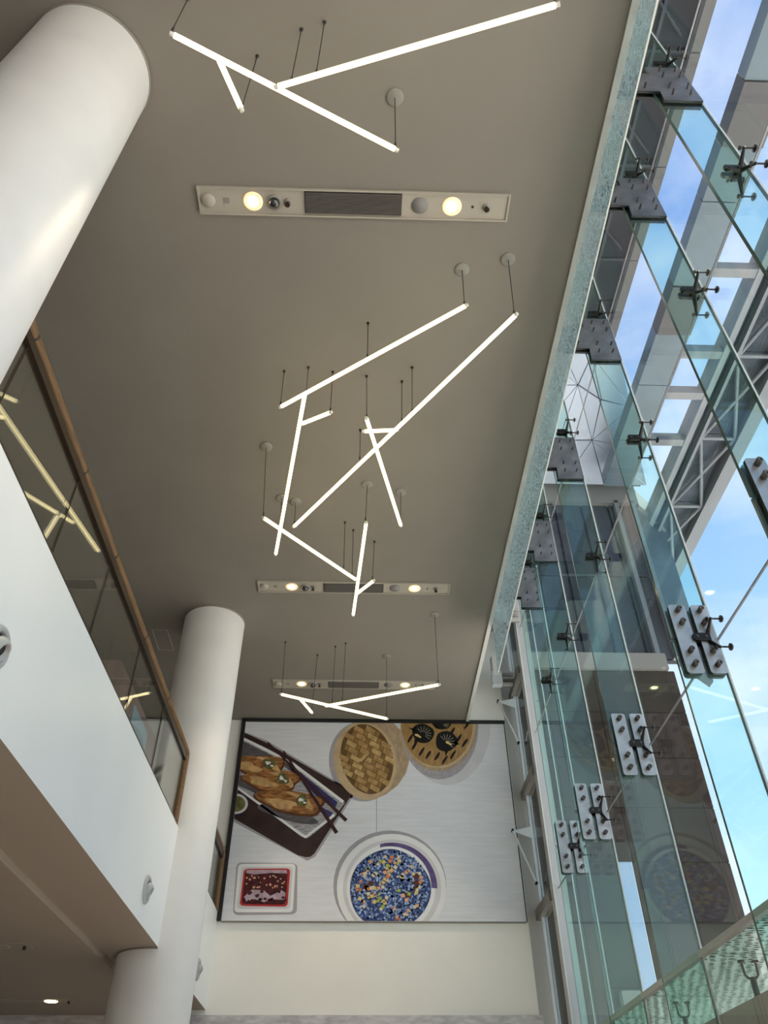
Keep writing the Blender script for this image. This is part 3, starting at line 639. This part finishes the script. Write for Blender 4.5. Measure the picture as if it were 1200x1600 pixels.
def bz(px, py): v = onY(px, py, BY); return (v.x, v.z)
LAY = [0]
def pr(name, m, polys, layer, parent=None):
    d = .0012; y0, y1 = BY - d * layer, BY - d * (layer - 1) - .0002
    polys = [p for p in (clip(p) for p in polys) if len(p) >= 3]
    if not polys: return None
    lab = 'printed ' + name.replace('_', ' ')
    if len(polys) > 100:
        mb = MB()
        for p in polys: mb.prism_y(p, y0, y1)
        return tag(mb.build(name, m, parent or ban), lab, kind='stuff')
    o = None
    for p in polys: o = tag(MB().prism_y(p, y0, y1).build(name, m, parent or ban), lab)
    return o
def Zp(L): return [bz(340 + x / 4, 1110 + y / 4) for x, y in L]
def Up(L): return [bz(500 + x / 4.286, 1120 + y / 4.286) for x, y in L]
def Wp(L): return [bz(350 + x / 2.4, 1100 + y / 2.4) for x, y in L]
def ell(cx_, cy_, rx, ry, rot=0, n=40, a0=0, a1=360):
    c, s = math.cos(math.radians(rot)), math.sin(math.radians(rot)); out = []
    for i in range(n + (0 if a1 - a0 == 360 else 1)):
        a = math.radians(a0 + (a1 - a0) * i / n); x, y = rx * math.cos(a), ry * math.sin(a); out.append((cx_ + c * x - s * y, cy_ + s * x + c * y))
    return out
def blob(cx_, cy_, rx, ry, rot, seed, amp=.12, n=36):
    rg = random.Random(seed); ph = [rg.uniform(0, 6.28) for _ in range(4)]; out = []
    c, s = math.cos(math.radians(rot)), math.sin(math.radians(rot))
    for i in range(n):
        a = 2 * math.pi * i / n; k_ = 1 + amp * (math.sin(2 * a + ph[0]) * .5 + math.sin(3 * a + ph[1]) * .6 + math.sin(5 * a + ph[2]) * .35)
        x, y = rx * k_ * math.cos(a), ry * k_ * math.sin(a); out.append((cx_ + c * x - s * y, cy_ + s * x + c * y))
    return out
def stick(x0, y0, x1, y1, w0, w1):
    dx, dy = x1 - x0, y1 - y0; L = math.hypot(dx, dy); nx, ny = -dy / L, dx / L
    return [(x0 + nx * w0, y0 + ny * w0), (x1 + nx * w1, y1 + ny * w1), (x1 - nx * w1, y1 - ny * w1), (x0 - nx * w0, y0 - ny * w0)]
# tray, plate, rolls, chopsticks
pr('tray_shadow', 'print_shadow', [Zp([(100, 110), (300, 185), (860, 515), (610, 915), (560, 940), (40, 665)])], 1)
pr('tray', 'print_tray', [Zp([(60, 90), (300, 200), (845, 515), (605, 895), (580, 915), (550, 918), (500, 905), (40, 640)])], 2)
pr('plate', 'print_plate', [Zp([(60, 120), (300, 235), (480, 330), (790, 565), (795, 580), (735, 660), (570, 795), (550, 800), (520, 785), (40, 430)])], 3)
pr('plate_shade', 'print_plate_dark', [Zp([(70, 150), (300, 262), (460, 345), (500, 420), (360, 300), (60, 300)])], 4)
pr('plate_stripe', 'print_navy', [Zp([(440, 350), (500, 375), (750, 575), (735, 610), (640, 560)]), Zp([(60, 370), (180, 450), (260, 530), (60, 430)]), Zp([(640, 600), (720, 640), (700, 672), (620, 620)])], 4)
pr('plate_rim', 'print_white', [Zp([(60, 120), (300, 235), (480, 330), (790, 565), (780, 580), (470, 345), (290, 250), (60, 135)]), Zp([(40, 430), (520, 785), (550, 800), (735, 660), (725, 648), (552, 782), (528, 770), (40, 415)])], 5)
pr('roll_shadow', 'print_plate_dark', [Zp(blob(440, 640, 190, 50, 14, 2)), Zp(blob(270, 470, 170, 50, 12, 3))], 5)
for i, (a, b_, c) in enumerate((((255, 340), (150, 62), 4), ((340, 435), (165, 66), 5), ((460, 570), (190, 72), 9))):
    pr('roll_edge', 'print_roll_dark', [Zp(blob(a[0] + 4, a[1] + 8, b_[0] * 1.06, b_[1] * 1.12, c, 11 + i, .16))], 6 + i)
    o = pr('spring_roll', 'print_roll', [Zp(blob(a[0], a[1], b_[0], b_[1], c, 11 + i, .16))], 7 + i)
    pr('roll_highlight', 'print_roll_light', [Zp(blob(a[0] - 60, a[1] + 14, b_[0] * .5, b_[1] * .42, c + 6, 31 + i, .25)), Zp(blob(a[0] + 40, a[1] - 34, b_[0] * .35, b_[1] * .16, c + 10, 41 + i, .2)), Zp(blob(a[0] + 105, a[1] + 18, b_[0] * .22, b_[1] * .3, 50, 47 + i, .2))], 10, o)
    pr('roll_filling', 'print_leaf', [Zp(blob(a[0] + 68, a[1] - 6, 38, 36, 0, 51 + i, .15))], 11, o)
    pr('filling_bits', 'print_white', [Zp(blob(a[0] + 60, a[1] - 10, 15, 11, 20, 61 + i, .3)), Zp(blob(a[0] + 85, a[1] + 8, 9, 7, 20, 71 + i, .3))], 12, o)
pr('chopstick', 'print_chopstick', [Zp(stick(312, 200, 805, 690, 5, 11))], 13)
pr('chopstick', 'print_chopstick', [Zp(stick(412, 255, 745, 768, 5, 12))], 14)
pr('dip_cup', 'print_offwhite', [Zp(ell(112, 585, 78, 64))], 12)
pr('dip_sauce', 'print_leaf', [Zp(ell(112, 585, 62, 50))], 13)
# sauce dish
def rr4(q, r=.10):
    out = []; n = len(q)
    for i in range(n):
        p0, p1, p2 = Vector(q[i - 1]), Vector(q[i]), Vector(q[(i + 1) % n]); a = p1.lerp(p0, r); b_ = p1.lerp(p2, r)
        for k_ in range(5):
            t = k_ / 4; out.append(tuple(a.lerp(p1, t).lerp(p1.lerp(b_, t), t)))
    return out
pr('dish_shadow', 'print_shadow', [Zp(rr4([(118, 950), (500, 955), (495, 1275), (95, 1280)]))], 1)
pr('sauce_dish', 'print_white', [Zp(rr4([(130, 960), (488, 958), (470, 1262), (103, 1262)], .08))], 2)
pr('dish_well', 'print_offwhite', [Zp(rr4([(150, 978), (470, 976), (452, 1242), (122, 1242)], .1))], 3)
pr('sauce_edge', 'print_jam_edge', [Zp(rr4([(165, 990), (455, 988), (437, 1228), (137, 1222)], .1))], 4)
pr('jam', 'print_jam', [Zp(rr4([(175, 1000), (440, 1000), (425, 1215), (150, 1210)], .1))], 5)
rg = random.Random(5)
pr('jam_gloss', 'print_gloss', [Zp([(180, 998), (430, 998), (436, 1020), (330, 1016), (230, 1026), (180, 1018)]), Zp([(165, 1165), (215, 1120), (290, 1125), (330, 1160), (400, 1125), (425, 1140), (420, 1185), (330, 1180), (290, 1200), (230, 1180), (180, 1195)])], 6)
pr('jam_berries', 'print_ham', [Zp(blob(rg.uniform(180, 420), rg.uniform(1030, 1110), rg.uniform(4, 9), rg.uniform(4, 8), 0, i, .2, 8)) for i in range(26)], 7)
pr('jam_berries', 'print_jam', [Zp(blob(rg.uniform(180, 420), rg.uniform(1120, 1200), rg.uniform(7, 16), rg.uniform(6, 13), 0, i, .2, 10)) for i in range(14)], 7)
# bamboo steamer lid
pr('lid_shadow', 'print_shadow', [Up(ell(285, 300, 225, 268, -6))], 1)
pr('lid_side', 'print_bamboo_side', [Up([(250, 38), (480, 30), (560, 110), (596, 200), (597, 300), (575, 380), (520, 460), (440, 520), (360, 556), (300, 300)])], 2)
pr('lid_rim', 'print_bamboo_rim', [Up(ell(302, 297, 210, 262, -12))], 3)
pr('lid_hollow', 'print_bamboo_dark', [Up(ell(314, 284, 172, 238, -14))], 4)
wv = {'print_weave_a': [], 'print_weave_b': [], 'print_weave_c': []}
ca, sa = math.cos(math.radians(30)), math.sin(math.radians(30))
for r_ in range(-8, 9):
    for c_ in range(-5, 6):
        u, v_ = c_ * 104 + (r_ * 36) % 104, r_ * 36; x, y = 314 + ca * u - sa * v_, 284 + sa * u + ca * v_
        for kind, hw, hh, dx in (('print_weave_b', 16, 17, 52), ('x', 38, 16, 0)):
            X, Y = x + ca * dx, y + sa * dx; tx, ty = (X - 314), (Y - 284); cr_, sr_ = math.cos(math.radians(14)), math.sin(math.radians(14)); ex, ey = cr_ * tx - sr_ * ty, sr_ * tx + cr_ * ty
            if (ex / 157) ** 2 + (ey / 222) ** 2 > 1: continue
            q4 = [(X + ca * a - sa * b_, Y + sa * a + ca * b_) for a, b_ in ((-hw, -hh), (hw - 6, -hh), (hw, hh), (-hw + 6, hh))]
            wv[kind if kind != 'x' else rg.choice(['print_weave_a', 'print_weave_a', 'print_weave_c'])].append(Up(q4))
for i, (kk, v_) in enumerate(wv.items()): pr('lid_weave', kk, v_, 5 + i)
pr('lid_knob', 'print_weave_c', [Up([(258, 295), (310, 245), (328, 255), (275, 305)])], 9)
pr('lid_knob_shadow', 'print_bamboo_dark', [Up([(262, 302), (328, 258), (322, 272), (275, 318)])], 8)
# second steamer with black dumplings on a glass plate
pr('glass_plate_edge', 'print_offwhite', [Up(ell(850, 50, 292, 408))], 1)
pr('glass_plate', 'print_glass_plate', [Up(ell(848, 50, 284, 398))], 2) if False else pr('glass_plate', 'print_offwhite', [Up(ell(846, 50, 286, 400))], 2)
pr('glass_plate_shadow', 'print_glass_plate', [Up(ell(800, 60, 262, 360))], 3)
pr('steamer_side', 'print_bamboo_side', [Up(ell(796, 62, 256, 303))], 4)
pr('steamer_rim', 'print_bamboo_rim', [Up(ell(792, 52, 248, 292))], 5)
pr('steamer_floor', 'print_steam_floor', [Up(ell(784, 50, 240, 282))], 6)
pr('steamer_slits', 'print_black', [Up(blob(x, y, 9, 34, 32, i, .1, 14)) for i, (x, y) in enumerate(((605, 145), (632, 195), (680, 235), (725, 255), (785, 265), (835, 290), (890, 255), (930, 145), (885, 100), (985, 55), (970, 175)))], 7)
for i, (x, y, rx, ry, ro) in enumerate(((690, 112, 72, 66, 20), (845, 165, 72, 70, 25), (815, 50, 62, 36, 0))):
    o = pr('black_dumpling', 'print_black', [Up(blob(x, y, rx, ry, ro, 80 + i, .06))] + ([Up([(x - 96, y - 38), (x - 50, y - 30), (x - 55, y - 8)]), Up([(x - 58, y + 40), (x - 60, y + 84), (x - 34, y + 55)])] if i == 0 else []) + ([Up([(x + 58, y - 8), (x + 90, y + 20), (x + 48, y + 30)]), Up([(x - 12, y + 62), (x - 4, y + 104), (x + 16, y + 60)])] if i == 1 else []), 8)
    pr('dumpling_pleats', 'print_stripe', [Up(stick(x + rx * .25 * math.cos(a), y + ry * .1 + ry * .25 * math.sin(a), x + rx * .78 * math.cos(a), y + ry * .1 + ry * .78 * math.sin(a), .8, 1.4)) for a in [math.radians(-130 + 24 * k_) for k_ in range(8)]], 9, o)
    if i < 2: pr('dumpling_garnish', 'print_corn', [Up(blob(x - 35 + 50 * i, y + 16 - 4 * i, 22, 9, 25, 90 + i, .3, 12))], 10, o)
# bowl of blue rice
pr('bowl_shadow', 'print_shadow', [Wp(ell(622, 682, 212, 208))], 1)
pr('bowl_rim', 'print_white', [Wp(ell(628, 692, 205, 205))], 2)
pr('bowl_slope', 'print_offwhite', [Wp(ell(630, 692, 184, 184))], 3)
pr('bowl_base', 'print_white', [Wp(ell(626, 694, 166, 170))], 4)
arc = [(628 + 172 * math.cos(math.radians(a)) , 692 + 172 * math.sin(math.radians(a))) for a in range(-104, 2, 4)]
arc2 = [(622 + 156 * math.cos(math.radians(a)), 690 + 156 * math.sin(math.radians(a))) for a in range(0, -105, -4)]
pr('sauce_smear', 'print_purple', [Wp(arc + arc2)], 5)
rice = {k_: [] for k_ in ('print_rice_c', 'print_rice_a', 'print_rice_b', 'print_corn', 'print_carrot', 'print_ham', 'print_pea', 'print_beef', 'print_egg')}
pr('rice_bed', 'print_rice_c', [Wp(blob(622, 695, 150, 150, 0, 4, .03, 60))], 6)
def scatter(key, n, smin, smax, R_, long=1.8):
    for i in range(n):
        a = rg.uniform(0, 6.283); r_ = R_ * math.sqrt(rg.random()); s_ = rg.uniform(smin, smax); ro = rg.uniform(0, 360)
        x, y = 622 + r_ * math.cos(a), 695 + r_ * math.sin(a)
        if y > 812: continue
        rice[key].append(Wp(ell(x, y, s_ * long, s_, ro, 5 if 'rice' in key else 4)))
scatter('print_rice_a', 520, 4.0, 6.5, 146, 1.5); scatter('print_rice_b', 360, 3.0, 5.2, 145, 1.5)
for key, n in (('print_corn', 20), ('print_carrot', 14), ('print_ham', 22), ('print_pea', 12), ('print_egg', 26)): scatter(key, n, 5.5, 9.5, 126, 1.1)
scatter('print_beef', 9, 9, 14, 110, 1.3); scatter('print_rice_c', 150, 2.5, 5, 144)
rn = {'print_rice_a': 'rice_grains', 'print_rice_b': 'rice_grains', 'print_rice_c': 'rice_gaps', 'print_corn': 'corn_cubes', 'print_carrot': 'carrot_cubes', 'print_ham': 'ham_cubes', 'print_pea': 'peas', 'print_beef': 'beef_cubes', 'print_egg': 'egg_cubes'}
for i, key in enumerate(('print_rice_a', 'print_rice_c', 'print_rice_b', 'print_beef', 'print_corn', 'print_carrot', 'print_ham', 'print_egg', 'print_pea')): pr(rn[key], key, rice[key], 7 + i)
